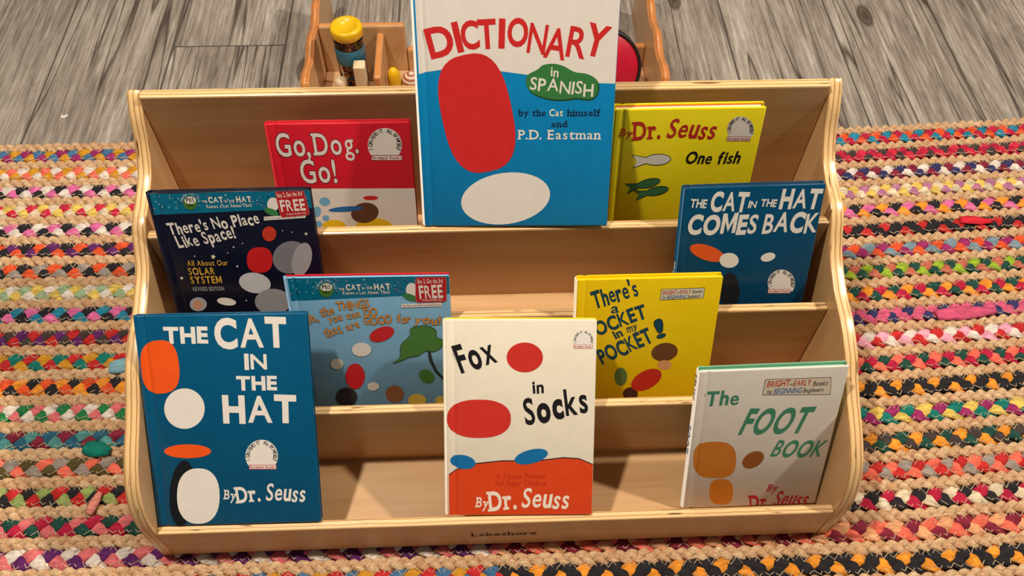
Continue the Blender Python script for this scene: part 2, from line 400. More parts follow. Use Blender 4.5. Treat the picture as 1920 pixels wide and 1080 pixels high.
for k, off in OFFS.items():                       # a plain M drawn as one outline
    t_, W_, H_ = .085 + 2 * off, .66 + 2 * off, CAP + off
    po = [(0, -off), (t_, -off), (t_, H_ * .56), (W_ / 2, H_ * .02), (W_ - t_, H_ * .56), (W_ - t_, -off), (W_, -off), (W_, H_), (W_ - t_ * 1.1, H_), (W_ / 2, H_ * .36), (t_ * 1.1, H_), (0, H_)]
    GLY[k, 'M'] = (po, [tuple(f) for f in tessellate_polygon([[Vector((x, y, 0)) for x, y in po]])])
def serifs(k, ch):
    """slab serifs on the flat stem ends of a glyph"""
    vs, fs = GLY[k, ch]; from collections import Counter
    ec = Counter()
    for f in fs:
        for a, b in zip(f, f[1:] + f[:1]): ec[(min(a, b), max(a, b))] += 1
    if ch in 'GCOQSUJoecsgaq.,!0235689': return []
    out = []; ymax = max(p[1] for p in vs); off = OFFS[k]; sw = .05 + off; th = .07 + off * .8
    xs0 = min(p[0] for p in vs)
    for (a, b), n in ec.items():
        if n != 1: continue
        A, B = vs[a], vs[b]
        if abs(A[1] - B[1]) > .004 or abs(A[0] - B[0]) < .05: continue
        y = (A[1] + B[1]) / 2; x0, x1 = sorted((A[0], B[0]))
        if abs(y + off) < .03 or abs(y) < .02: s = 1
        elif abs(y - ymax) < .012 or (ch.islower() and abs(y - XH - off) < .025): s = -1
        else: continue
        if x1 - x0 > .2 + 2 * off: x1 = x0 + .12; out.append((x0 - sw, y, x1, y + s * th))
        elif s < 0 and ch in 'bdhiklmnpr' : out.append((x0 - sw, y, x1, y + s * th))
        else: out.append((x0 - sw, y, x1 + sw, y + s * th))
    return out
LIFT = []      # which vertices of the last word belong to serif plates
def word_geo(text, k, serif=False, jit=0, seed=0, gap=.09, lk=None):
    """verts, faces normalised: x in 0..1, y in cap heights"""
    r = random.Random(seed + len(text)); LIFT.clear(); V = []; Fc = []; x = 0
    for ch in text:
        if ch == ' ': x += .33; continue
        vs, fs = GLY[lk or k, ch]; rx0 = min(p[0] for p in vs); rx1 = max(p[0] for p in vs)
        vs, fs = GLY[k, ch]; vs = list(vs); fs = list(fs)
        if serif:
            for (a, b, c, d) in serifs(k, ch):
                i = len(vs); vs += [(a, b, 1), (c, b, 1), (c, d, 1), (a, d, 1)]; fs.append((i, i + 1, i + 2, i + 3))
        if ch in '.,' and x > 0: x -= gap * .6
        an = math.radians(r.uniform(-jit, jit)); dy = r.uniform(-.012, .012) * jit; cx, cy = (rx0 + rx1) / 2, CAP / 2
        i0 = len(V)
        for p_ in vs:
            px, py = p_[:2]; qx, qy = px - cx, py - cy; LIFT.append(len(p_) == 3)
            V.append((x + cx - rx0 + qx * math.cos(an) - qy * math.sin(an), cy + dy + qx * math.sin(an) + qy * math.cos(an)))
        Fc += [tuple(i0 + j for j in f) for f in fs]
        x += rx1 - rx0 + gap
    W = x - gap
    return [(a / W, b / CAP) for a, b in V], Fc

# ------------------------------------------------------------------ books
WHT = (238, 232, 224); BLK = (28, 27, 30)
class Book:
    def __init__(s, pose, thick, name, label, cover, back, spine, pages=(226, 214, 190), endpaper=None, rough=.42):
        P, th, ps, ro, s.w, s.h = Vector(pose[:3]), pose[3], pose[4], pose[5], pose[6], pose[7]
        Z = Matrix.Rotation(ps, 3, 'Z'); u = Vector((1, 0, 0)); v = Vector((0, math.cos(th), math.sin(th)))
        s.u = Z @ (math.cos(ro) * u + math.sin(ro) * v); s.v = Z @ (-math.sin(ro) * u + math.cos(ro) * v); s.n = s.u.cross(s.v); s.P = P
        s.t = thick; s.items = {}; s.lay = 0; s.grp = 0; s.rough = rough
        e = empty(name); e.matrix_world = Matrix(((s.u.x, s.v.x, s.n.x, P.x), (s.u.y, s.v.y, s.n.y, P.y), (s.u.z, s.v.z, s.n.z, P.z), (0, 0, 0, 1)))
        s.root = tag(e, label, 'book', 'picture books on the display'); s.R = rough
        w_, h_, t = s.w, s.h, thick; c = .0024
        m = print_mat(cover, rough)
        s.front = link('front_cover', s.board(0, 1), [m], e)
        s.back = link('back_cover', s.board(-t, -1), [print_mat(back, rough)], e)
        # rounded spine
        vs = []; fs = []; n = 8; inn = .0016
        zs = [-.0006 - (t - .0012) * k / n for k in range(n + 1)]
        for y in (.0006, h_ - .0006):
            for k in range(n + 1): vs.append((-.0026 * math.sin(math.pi * k / n), y, zs[k]))
            for k in range(n, -1, -1): vs.append((inn - .0026 * math.sin(math.pi * k / n), y, zs[k]))
        m_ = 2 * (n + 1)
        for k in range(m_): fs.append((k, (k + 1) % m_, m_ + (k + 1) % m_, m_ + k))
        for b0 in (0, m_):
            for k in range(n): fs.append((b0 + k, b0 + k + 1, b0 + m_ - 2 - k, b0 + m_ - 1 - k))
        s.spine = link('spine', mesh('spine', vs, fs, None, True), [print_mat(spine, rough)], e)
        bevel_box('page_block', (.002, .003, -t + c + .0002), (w_ - .004, h_ - .0032, -c - .0002), [print_mat(pages, .9)], e, .0004, seg=1)
        if endpaper: bevel_box('endpaper', (.002, .0022, -t + c - .0001), (w_ - .003, h_ - .0016, -t + c + .0006), [print_mat(endpaper, .8)], e, .0002, seg=1)
    def prof_z(s, x):
        g = abs(x - .0095)
        if g < .0035: return -.0011 * .5 * (1 + math.cos(math.pi * g / .0035))
        if x < .002: return -.0009 * (1 - x / .002) ** 2
        return 0
    def board(s, z0, sgn):
        c = .0024; w_, h_ = s.w, s.h; xs = [0, .0007, .0015, .003, .006, .0075, .0085, .0095, .0105, .0115, .013, w_ * .5, w_ - .0016, w_ - .0005, w_]
        ys = [0, .0005, .0016, h_ * .5, h_ - .0016, h_ - .0005, h_]; vs = []; fs = []
        def top(x, y):
            d = min(w_ - x, y, h_ - y); z = s.prof_z(x) - (.0008 * (1 - d / .0016) ** 2 if d < .0016 else 0)
            return z
        nx, ny = len(xs), len(ys)
        def rc(x, y):   # soft outer corners
            r_ = .003
            for cx, cy, sx, sy in ((w_ - r_, r_, 1, -1), (w_ - r_, h_ - r_, 1, 1)):
                if (x - cx) * sx > 0 and (y - cy) * sy > 0:
                    d = Vector((x - cx, y - cy)); L = d.length; m = max(abs(d.x), abs(d.y))
                    d = d * (m / L); return cx + d.x, cy + d.y
            return x, y
        for y in ys:
            for x in xs:
                q = rc(x, y); vs.append((q[0], q[1], z0 + sgn * top(x, y)))
        for y in ys:
            for x in xs: q = rc(x, y); vs.append((q[0], q[1], z0 - sgn * c + sgn * min(0, s.prof_z(x)) * .3))
        N = nx * ny
        for j in range(ny - 1):
            for i in range(nx - 1):
                a, b, c_, d = j * nx + i, j * nx + i + 1, (j + 1) * nx + i + 1, (j + 1) * nx + i
                fs.append((a, b, c_, d)); fs.append((N + d, N + c_, N + b, N + a))
        for i in range(nx - 1):
            fs.append((i, N + i, N + i + 1, i + 1)); k = (ny - 1) * nx + i; fs.append((k + 1, N + k + 1, N + k, k))
        for j in range(ny - 1):
            a, b = j * nx, (j + 1) * nx; fs.append((b, N + b, N + a, a)); a, b = j * nx + nx - 1, (j + 1) * nx + nx - 1; fs.append((a, N + a, N + b, b))
        if sgn < 0: fs = [q[::-1] for q in fs]
        me = mesh('board', vs, fs)
        sm = [p.area < 1e9 and j < 2 * (nx - 1) * (ny - 1) for j, p in enumerate(me.polygons)]
        me.polygons.foreach_set('use_smooth', sm); return me
    def uv(s, p):
        if len(p) == 3: return Vector((p[1] * s.w, p[2] * s.h))          # ('uv', 0..1, 0..1)
        d = ray(*p); t = (s.P - CP).dot(s.n) / d.dot(s.n); q = CP + d * t - s.P
        return Vector((q.dot(s.u), q.dot(s.v)))
    def raw(s, part, col, pts, faces, level, target=None, flat=False):
        if part in ('title_lettering', 'artwork', 'author_lettering', 'subtitle_lettering', 'printed_star') and not target: target = s.grp
        s.lay += 1; z = .00004 * level + .0000025 * s.lay
        d = s.items.setdefault((part, target or 'front'), [[], [], [], []])
        if col not in d[3]: d[3].append(col)
        i0 = len(d[0]); mi = d[3].index(col); m = .0006
        for p in pts:
            x = min(max(p[0], m), s.w - m); y = min(max(p[1], m), s.h - m); d[0].append((x, y, (z + (p[2] if len(p) > 2 else 0)) if flat else s.prof_z(x) + z))
        d[1] += [tuple(i0 + j for j in f) for f in faces]; d[2] += [mi] * len(faces)
    def poly(s, part, col, pts, level=1, smooth=False):
        q = [s.uv(p) for p in pts]
        if smooth:
            n = len(q); r = []
            for i in range(n):
                a, b, c, d = q[i - 1], q[i], q[(i + 1) % n], q[(i + 2) % n]
                for k in range(5):
                    t = k / 5; r.append(.5 * ((2 * b) + (c - a) * t + (2 * a - 5 * b + 4 * c - d) * t * t + (3 * b - a - 3 * c + d) * t ** 3))
            q = r
        bm = bmesh.new(); vv = [bm.verts.new((p.x, p.y, 0)) for p in q]
        f = bm.faces.new(vv); bm.normal_update()
        if f.normal.z < 0: f.normal_flip()
        for x in (.0007, .003, .006, .0075, .0085, .0095, .0105, .0115, .013):
            if min(p.x for p in q) < x < max(p.x for p in q):
                bmesh.ops.bisect_plane(bm, geom=bm.verts[:] + bm.edges[:] + bm.faces[:], plane_co=(x, 0, 0), plane_no=(1, 0, 0))
        bmesh.ops.triangulate(bm, faces=bm.faces[:]); bm.verts.index_update()
        s.raw(part, col, [v.co for v in bm.verts], [tuple(v.index for v in g.verts) for g in bm.faces], level); bm.free()
    def ell(s, part, col, c, rx, ry, rot=0, level=1, n=36, sq=1.0):
        pts = []; a = math.radians(rot); s.grp += 1
        for k in range(n):
            q = 2 * math.pi * k / n; cx, cy = math.cos(q), math.sin(q)
            x = rx * math.copysign(abs(cx) ** sq, cx); y = ry * math.copysign(abs(cy) ** sq, cy)
            pts.append((c[0] + x * math.cos(a) + y * math.sin(a), c[1] + x * math.sin(a) - y * math.cos(a)))
        s.poly(part, col, pts, level)
    def word(s, part, text, p0, p1, h, col, k='h', serif=False, jit=0, slant=0, outline=None, level=4, seed=0, gap=.09):
        s.grp += 1
        a, b = s.uv(p0), s.uv(p1); e = b - a; sc = (s.uv((p0[0], p0[1] - 10)) - a).length / 10
        up = Vector((-e.y, e.x)).normalized() * h * sc + e.normalized() * slant * h * sc
        for kk, cc, lv in (((outline[1], outline[0], level - 1),) if outline else ()) + ((k, col, level),):
            V, Fc = word_geo(text, kk, serif, jit, seed, gap + (.035 if serif else 0), k)
            s.raw(part, cc, [(*(a + e * x + up * y), .000012 if l_ else 0) for (x, y), l_ in zip(V, LIFT)], Fc, lv, None, True)
    def glyph(s, part, ch, c, h, col, rot=0, wide=1, k='h', level=4):
        s.grp += 1
        cc = s.uv(c); sc = (s.uv((c[0], c[1] - 10)) - cc).length / 10; V, _ = GLY[k, ch]; Fc = GLY[k, ch][1]
        xs = [p[0] for p in V]; mx = (min(xs) + max(xs)) / 2; r = math.radians(rot); pts = []
        for x, y in V:
            x, y = (x - mx) / CAP * h * sc * wide, (y / CAP - .5) * h * sc
            pts.append(cc + Vector((x * math.cos(r) - y * math.sin(r), x * math.sin(r) + y * math.cos(r))))
        s.raw(part, col, pts, Fc, level, None, True)
    def reader_badge(s, c, r, bx0, bx1, by0, by1, tint=(190, 60, 60)):
        """white arched badge with ring of words and a boxed line below"""
        p = 'badge'
        pts = [(c[0] + r * math.cos(math.radians(a)), c[1] - r * math.sin(math.radians(a))) for a in range(-36, 217, 6)]
        s.poly(p, WHT, pts, 2)
        for txt, a0, a1 in (('I CAN READ IT', 197, 103), ('ALL BY MYSELF', 77, -17)):
            for i, ch in enumerate(txt):
                if ch == ' ': continue
                a = a0 + (a1 - a0) * i / (len(txt) - 1); q = math.radians(a)
                s.glyph(p, ch, (c[0] + r * .84 * math.cos(q), c[1] - r * .84 * math.sin(q)), r * .215, BLK, a - 90, .8, 'b')
        s.poly(p, tint, [(bx0, by1), (bx1, by1), (bx1, by0), (bx0, by0)], 2)
        g = max(.6, r * .035); s.poly(p, WHT, [(bx0 + g, by1 - g), (bx1 - g, by1 - g), (bx1 - g, by0 + g), (bx0 + g, by0 + g)], 3)
        s.word(p, 'Beginner Books', (bx0 + 2.5 * g, by1 - (by1 - by0) * .26), (bx1 - 2.5 * g, by1 - (by1 - by0) * .26), (by1 - by0) * .52, tint, 'h', True)
    def early_badge(s, q, rows, fr=True):
        p = 'badge'; s.poly(p, BLK, q, 2); c = [sum(a[i] for a in q) / 4 for i in (0, 1)]
        L = abs(q[1][0] - q[0][0]); g = .9 / (L / 2); g2 = .9 / (abs(q[3][1] - q[0][1]) / 2)
        s.poly(p, rows[0], [(c[0] + (a[0] - c[0]) * (1 - g), c[1] + (a[1] - c[1]) * (1 - g2)) for a in q], 3)
        for t in rows[1:]: s.word(p, t[0], t[1], t[2], t[3], t[4], 'b', False, 2, .12)
    def author(s, by, dr, se, col, part='author_lettering'):
        s.word(part, 'By', by[0], by[1], by[2], col, 'h', True, 2, .1)
        s.word(part, 'Dr.', dr[0], dr[1], dr[2], col, 'h', True, 2, .02)
        s.word(part, 'Seuss', se[0], se[1], se[2], col, 'h', False, 4, .12)
    def finish(s):
        for (part, target), (v, f, mi, cols) in s.items.items():
            part = {'title_lettering': 'title_word', 'author_lettering': 'author_word', 'subtitle_lettering': 'subtitle_word', 'artwork': 'artwork_shape'}.get(part, part)
            link(part, mesh(part, v, f, mi), [print_mat(c, s.rough) for c in cols], s.front)
    def spine_text(s, text, v0, v1, size, col):
        V, Fc = word_geo(text, 'h'); pts = []
        for x, y in V:
            zz = -s.t / 2 + (y - .5) * size; k = min(max(-zz / s.t, 0), 1)
            pts.append((-.0026 * math.sin(math.pi * k) - .0003, s.h * (v0 + (v1 - v0) * x), zz))
        link('spine_lettering', mesh('spine_lettering', pts, Fc), [print_mat(col)], s.spine)

POSE = {
'cat': (-0.3868, 0.0085, 0.0900, 0.8521, -0.0098, 0.0034, 0.1836, 0.2480),
'fox': (-0.0601, 0.0103, 0.0900, 0.8301, -0.0230, -0.0057, 0.1671, 0.2326),
'foot': (0.2250, 0.0286, 0.0374, 1.2230, -0.0148, 0.0333, 0.1621, 0.2193),
'good': (-0.2299, 0.1340, 0.0752, 1.2163, -0.0074, -0.0024, 0.1797, 0.2234),
'wocket': (0.0937, 0.1310, 0.0740, 1.2201, -0.0089, 0.0110, 0.1633, 0.2158),
'comes': (0.2154, 0.2090, 0.1615, 1.1975, -0.0045, 0.0191, 0.1575, 0.1930),
'space': (-0.3727, 0.2105, 0.1615, 1.1952, 0.0102, -0.0063, 0.1747, 0.1987),
'go': (-0.2487, 0.2925, 0.1797, 1.2477, -0.0024, 0.0001, 0.1596, 0.2044),
'fish': (0.1406, 0.3084, 0.1775, 1.3957, -0.0272, 0.0243, 0.1660, 0.2215),
'dict': (-0.0773, 0.2774, 0.2882, 1.1244, -0.0442, 0.0135, 0.2080, 0.2787)}
TEAL = (0, 88, 130); ORG = (245, 92, 30); RED = (208, 36, 42)

# --- large dictionary, top of the display
b = Book(POSE['dict'], .012, 'picture_dictionary', 'tall blue and white hardcover dictionary with green blob, standing highest on the display', (0, 136, 200), (0, 136, 200), (232, 226, 218), rough=.45)
b.poly('white_field', WHT, [(779, 141), (800, 135), (830, 130.5), (870, 129), (920, 131), (972, 138), (1040, 147), (1100, 155), (1156.5, 157), ('uv', 1, .8), ('uv', 1, 1), ('uv', 0, 1), ('uv', 0, .8)], 1)
for ch, x, y, rot, wd, h in (('D', 825, 78, 13, .92, 54), ('I', 858, 70, 12, 1, 54), ('C', 881, 66, 6, .70, 50), ('T', 913, 64, 3, .74, 52), ('I', 941, 63, -2, 1, 52), ('O', 971, 61, -3, .68, 50),
                          ('N', 1008, 73, -8, .66, 55), ('A', 1043, 82, -9, .72, 56), ('R', 1083, 80, -9, .8, 56), ('Y', 1119, 76, -13, .74, 56)):
    b.glyph('title_lettering', ch, (x, y), h, (214, 44, 44), rot, wd, 'h')
b.poly('green_blob', (30, 70, 45), [(770 + (x + 3) * .3887, 20 + (y + 4) * .3887) for x, y in ((556, 350), (565, 310), (610, 285), (640, 262), (690, 256), (740, 268), (790, 295), (850, 305), (895, 330), (908, 370), (895, 410), (860, 430), (800, 425), (740, 432), (680, 430), (620, 415), (575, 390))], 2, True)
b.poly('green_blob', (58, 128, 68), [(770 + x * .3887, 20 + y * .3887) for x, y in ((556, 350), (565, 310), (610, 285), (640, 262), (690, 256), (740, 268), (790, 295), (850, 305), (895, 330), (905, 370), (895, 408), (860, 427), (800, 421), (740, 428), (680, 426), (620, 411), (575, 387))], 3, True)
b.word('green_blob', 'in', (1032, 143), (1047, 144), 17, WHT, 'b', False, 3)
b.word('green_blob', 'SPANISH', (993, 167), (1111, 180), 23, WHT, 'b', False, 5, seed=3)
NV = (22, 34, 66); CRM = (250, 246, 200)
b.word('author_lettering', 'by the', (973, 217.5), (1023, 217.5), 12.5, NV, 'b', True)
b.word('author_lettering', 'Cat', (1030, 217.5), (1055, 217.5), 12.5, CRM, 'b', True)
b.word('author_lettering', 'himself', (1064, 217.5), (1125, 217.5), 12.5, NV, 'b', True)
b.word('author_lettering', 'and', (1034, 238), (1063, 238), 11.5, NV, 'b', True)
b.word('author_lettering', 'P.D. Eastman', (972, 261), (1125, 261), 17, WHT, 'b', True)
b.ell('artwork', (214, 44, 44), (894, 212), 66, 112, -12, 2, sq=.72)
b.ell('artwork', WHT, (948, 372), 84, 48, -8, 2)
b.finish()

# --- red book, upper left
b = Book(POSE['go'], .010, 'picture_book', 'red and white hardcover with outlined white serif title, in the back row left', (206, 28, 46), (206, 28, 46), (206, 28, 46), rough=.36)
b.poly('white_field', (226, 220, 214), [(500, 354), (779, 353), ('uv', 1, .3), ('uv', 1, 0), ('uv', 0, 0), ('uv', 0, .3)], 1)
for t, p0, p1, h in (('Go,', (521, 293), (583, 292), 41), ('Dog.', (591, 290), (673, 287), 39), ('Go!', (567, 343), (633, 341), 41)):
    b.word('title_lettering', t, p0, p1, h, (236, 226, 220), 'b', True, 1.5, outline=(BLK, 'bo'))
b.reader_badge((721.5, 272), 32, 696, 754.5, 291, 301, (150, 30, 40))
for c, rx, ry in (((609, 378), 10, 8), ((594, 397), 8, 10), ((611, 409), 6.5, 5.5), ((597, 420), 7, 6)): b.ell('artwork', (112, 172, 214), c, rx, ry, 10, 2)
b.ell('artwork', (228, 190, 30), (626, 424), 22, 12, 0, 2); b.ell('artwork', (228, 190, 30), (701, 424), 34, 15, 0, 2)
b.ell('artwork', (96, 64, 46), (684, 399), 26, 19, -8, 2); b.ell('artwork', (34, 104, 170), (648, 392), 32, 5, -4, 3); b.ell('artwork', RED, (695, 371), 14, 4, 0, 3)
b.finish()

# --- yellow book, upper right
b = Book(POSE['fish'], .013, 'picture_book', 'yellow hardcover with red author lettering and small fish, in the back row right', (240, 224, 28), (240, 224, 28), (240, 224, 28), endpaper=(226, 120, 30), rough=.36)
b.author(((1161, 256), (1184, 257), 14), ((1187, 263), (1238, 258), 32), ((1248, 259), (1337, 261), 34), (196, 42, 36))
b.word('title_lettering', 'One fish', (1283, 307), (1385, 306), 21, BLK, 'h', False, 2, .12)
b.word('title_lettering', 'two fish', (1283, 367), (1378, 366), 21, BLK, 'h', False, 2, .12)
b.word('title_lettering', 'red', (1266, 427), (1300, 427), 21, BLK, 'h', False, 2, .12)
b.reader_badge((1388.5, 243), 25, 1363, 1407, 256, 264.5)
def fish(c, L, H, rot, col):
    a = math.radians(rot); R_ = lambda x, y: (c[0] + x * math.cos(a) + y * math.sin(a), c[1] - x * math.sin(a) + y * math.cos(a))
    for cc, lv, g in ((BLK, 2, 1.0), (col, 3, -.4)):
        b.ell('artwork', cc, R_(L * .15, 0), L * .34 + g, H * .5 + g, -rot, lv)
        b.poly('artwork', cc, [R_(-L * .1, -H * .22 - g), R_(-L * .5 - g, -H * .6 - g), R_(-L * .38, 0), R_(-L * .5 - g, H * .6 + g), R_(-L * .1, H * .22 + g)], lv)
fish((1222, 300), 72, 20, 4, (228, 226, 222)); fish((1206, 346), 66, 15, 14, (52, 112, 72)); fish((1222, 360), 64, 15, 12, (52, 112, 72))
b.finish()

# --- dark blue sequel, right
b = Book(POSE['comes'], .010, 'picture_book', 'dark blue hardcover with two-line white title, second row beside the right side panel', (0, 72, 110), (0, 60, 96), (0, 72, 110), rough=.3)
for t, p0, p1, h in (('THE', (1293, 390), (1324, 389), 15), ('CAT', (1330, 398), (1400, 394), 33), ('IN', (1402, 389), (1417, 389), 12.5), ('THE', (1425, 388), (1455, 387), 13), ('HAT', (1460, 393), (1536, 388), 33),
                     ('COMES', (1287, 438), (1416, 436), 33), ('BACK', (1428, 437), (1530, 433), 34)):
    b.word('title_lettering', t, p0, p1, h, WHT, 'o' if h > 20 else 'h', False, 4, .06, seed=5, gap=.06)
b.reader_badge((1465, 531), 25.5, 1439.5, 1482, 542, 550, (190, 70, 60))
b.ell('artwork', (235, 96, 40), (1326, 474), 34, 14, 18, 2); b.ell('artwork', WHT, (1367, 488), 18, 14, 0, 3); b.ell('artwork', (30, 32, 40), (1368, 545), 19, 34, 0, 2); b.ell('artwork', WHT, (1440, 482), 14, 8, -15, 2)
b.finish(); b.spine_text('THE CAT', .5, .12, .006, WHT)

# --- navy book with teal header, left
def library_header(b, band, the, cat, inthe, hat, knows, pbs, stick, buy, free, fine, ban, dome):
    b.poly('header_band', (0, 112, 146), band + [('uv', 1, .9), ('uv', 1, 1), ('uv', 0, 1), ('uv', 0, .9)], 1)
    r = random.Random(4); y0 = b.uv(band[1]).y
    for i in range(120):
        x, y = r.uniform(.004, b.w - .004), r.uniform(max(b.uv(band[0]).y, y0) + .003, b.h - .003); g = r.uniform(.0007, .0013); a = r.uniform(0, 6)
        b.raw('header_band', r.choice([(210, 235, 240), (170, 130, 190), (10, 60, 90), (210, 120, 150), (130, 210, 220), (20, 60, 80)]), [Vector((x + g * math.cos(a + k * 2.09), y + g * math.sin(a + k * 2.09))) for k in range(3)], [(0, 1, 2)], 2)
    for t, (p0, p1, h), k in (('THE', the, 'b'), ('CAT', cat, 'o'), ('IN THE', inthe, 'b'), ('HAT', hat, 'o'), ('Knows a Lot About That!', knows, 'b')): b.word('series_lettering', t, p0, p1, h, WHT, k, False, 2, gap=.12)
    c, r_ = pbs
    b.ell('network_logo', (74, 128, 48), c, r_, r_, 0, 2); b.ell('network_logo', WHT, (c[0], c[1] - r_ * .35), r_ * .82, r_ * .55, 0, 3)
    b.word('network_logo', 'PBS', (c[0] - r_ * .55, c[1] - r_ * .12), (c[0] + r_ * .6, c[1] - r_ * .14), r_ * .55, BLK, 'h'); b.word('network_logo', 'KIDS', (c[0] - r_ * .45, c[1] + r_ * .55), (c[0] + r_ * .5, c[1] + r_ * .53), r_ * .42, (20, 50, 20), 'h')
    for i, ch in enumerate('COMING FALL 2010'):
        if ch == ' ': continue
        q = math.radians(170 - 160 * i / 15); b.glyph('network_logo', ch, (c[0] + r_ * 1.3 * math.cos(q), c[1] - r_ * 1.3 * math.sin(q)), r_ * .3, (205, 230, 235), 170 - 160 * i / 15 - 90, .8, 'r')
    b.ell('learning_banner', WHT, dome, 11, 13, 0, 2); b.ell('learning_banner', (60, 130, 70), (dome[0] - 3, dome[1] + 14), 14, 6, 20, 3)
    p0, p1 = ban; b.poly('learning_banner', WHT, [(p0[0] - 2, p0[1] + 2), (p1[0] + 2, p1[1] + 2), (p1[0] + 2, p1[1] - 5), (p0[0] - 2, p0[1] - 5)], 3)
    b.word('learning_banner', "The Cat in the Hat's Learning Library", p0, p1, 3.4, (120, 30, 30), 'r', level=5)
    q = stick; cc = [sum(a[i] for a in q) / 4 for i in (0, 1)]; cut = .12; pts = []
    for i in range(4):
        a, m, n = q[i], q[i - 1], q[(i + 1) % 4]
        for t in (1, .3, .0):
            pass
        A = Vector(a); M = Vector(m); N = Vector(n)
        pts += [tuple(A + (M - A) * cut), tuple(A + (M - A) * cut * .3 + (N - A) * cut * .3 * .3), tuple(A + (N - A) * cut)]
    b.poly('price_sticker', (214, 120, 116), [(cc[0] + (x - cc[0]) * 1.03, cc[1] + (y - cc[1]) * 1.03) for x, y in pts], 5); b.poly('price_sticker', (186, 32, 40), pts, 6)
    b.word('price_sticker', 'Buy 2, Get the 3rd', *buy, (240, 225, 220), 'b', level=7); b.word('price_sticker', 'FREE', *free, (240, 228, 222), 'h', level=7); b.word('price_sticker', '*OF EQUAL OR LESSER VALUE', *fine, (240, 225, 220), 'b', level=7)
b = Book(POSE['space'], .010, 'picture_book', 'navy hardcover about planets with teal header and red sale sticker, second row left', (16, 20, 42), (20, 24, 46), (16, 20, 42), rough=.28)
library_header(b, [(288, 403), (588, 390)], ((379, 380), (389, 380), 4.5), ((392, 380), (419, 379), 10), ((422, 379.5), (440, 379), 4.5), ((444, 379), (472, 378), 10), ((388, 390), (473, 387), 6), ((357, 380), 13),
               [(516, 358), (568, 354), (581, 402), (527, 407)], ((521, 370), (567, 366), 8), ((528, 396), (574, 393), 20), ((537, 403), (574, 400), 2.8), ((497, 411), (571, 406)), (512, 383))
b.word('title_lettering', "There's No Place", (319, 440), (488, 419), 20, WHT, 'h', False, 4, seed=2); b.word('title_lettering', 'Like Space!', (336, 465), (444, 446), 21, WHT, 'h', False, 4, seed=6)
GLD = (222, 172, 66)
b.word('subtitle_lettering', 'All About Our', (352, 498), (428, 497), 9.5, GLD, 'b', gap=.14); b.word('subtitle_lettering', 'SOLAR', (355, 515), (404, 514), 12.5, GLD, 'h', gap=.12); b.word('subtitle_lettering', 'SYSTEM', (359, 531), (417, 530), 12.5, GLD, 'h', gap=.12)
b.word('subtitle_lettering', 'REVISED EDITION', (363, 545), (421, 544), 7, (170, 170, 176), 'b', gap=.16)
def star(c, r, col=WHT):
    b.grp += 1; b.poly('printed_star', col, [(c[0] + (r if k % 2 == 0 else r * .45) * math.sin(k * math.pi / 5 + .2), c[1] - (r if k % 2 == 0 else r * .45) * math.cos(k * math.pi / 5 + .2)) for k in range(10)], 2)
star((400, 481), 5, (250, 240, 200))
for x, y, r in ((341, 521, 3.5), (574, 438, 3.5), (445, 499, 2.6), (438, 463, 2.2), (455, 456, 1.6), (427, 474, 1.6), (365, 480, 1.8), (548, 435, 1.5), (462, 563, 1.8), (530, 432, 1.4), (520, 468, 1.6)): star((x, y), r)
b.ell('artwork', (128, 128, 136), (545, 482), 34, 30, -20, 2); b.ell('artwork', (164, 164, 170), (566, 486), 18, 32, 15, 3)
b.ell('artwork', RED, (487, 487), 24, 24, 0, 4, sq=.8); b.ell('artwork', (200, 202, 208), (478, 530), 30, 19, 10, 3); b.ell('artwork', (150, 150, 156), (512, 565), 34, 24, 0, 3)
b.ell('artwork', (206, 60, 40), (505, 438), 13, 14, 0, 3); b.ell('artwork', (170, 172, 180), (372, 570), 16, 13, 0, 3); b.ell('artwork', (206, 150, 120), (371, 571), 9, 9, 0, 4); b.ell('artwork', WHT, (425, 565), 18, 7, 8, 3)
b.finish()

# --- sky blue book, third row left
b = Book(POSE['good'], .0075, 'picture_book', 'sky blue hardcover with small orange title and red back cover, third row left', (126, 178, 214), (206, 36, 48), (126, 170, 206), pages=(215, 190, 190), rough=.34)
library_header(b, [(542, 565), (842.6, 551)], ((635, 544), (646, 544), 4.5), ((649, 543.5), (677, 543), 10), ((679, 542.5), (699, 541.5), 4.5), ((702, 542.5), (732, 541.5), 10), ((643, 552), (731, 550), 6), ((612, 543), 13.5),
               [(779.5, 520), (836.5, 519), (836.5, 565), (780, 566)], ((783, 531), (830, 530), 8), ((787, 559), (831, 557), 23), ((791, 563.5), (829, 563), 2.8), ((754, 574.5), (826, 572)), (772, 543))
OR2 = (232, 152, 62); OL = ((70, 46, 30), 'bo')
for i, (t, p0, p1, h) in enumerate((('Oh,', (575, 609), (597, 600), 15), ('the', (602, 592), (628, 588), 16), ('THINGS', (633, 583), (694, 575), 15), ('you', (617, 605), (643, 599), 13), ('can', (651, 597), (676, 593), 13), ('DO', (684, 593), (708, 590), 15),
                     ('that', (612, 632), (643, 622), 16), ('are', (651, 619), (675, 613), 14), ('GOOD', (683, 608), (735, 606), 15), ('for', (745, 604), (770, 604), 15), ('you!', (777, 606), (826, 608), 15))):
    b.word('title_lettering', t, p0, p1, h, OR2, 'b', False, 5, .05, OL, seed=i)
Q = lambda x, y: (520 + x * .259, 490 + y * .259)
b.poly('artwork', (40, 52, 50), [Q(*p) for p in ((1088, 640), (1100, 720), (1140, 800), (1205, 862), (1212, 846), (1156, 786), (1122, 712), (1108, 640))], 2)
LEAF = ((840, 730), (890, 690), (900, 600), (960, 540), (965, 490), (1020, 470), (1090, 468), (1145, 500), (1150, 545), (1195, 570), (1185, 620), (1130, 650), (1080, 645), (1020, 680), (960, 690), (900, 715))
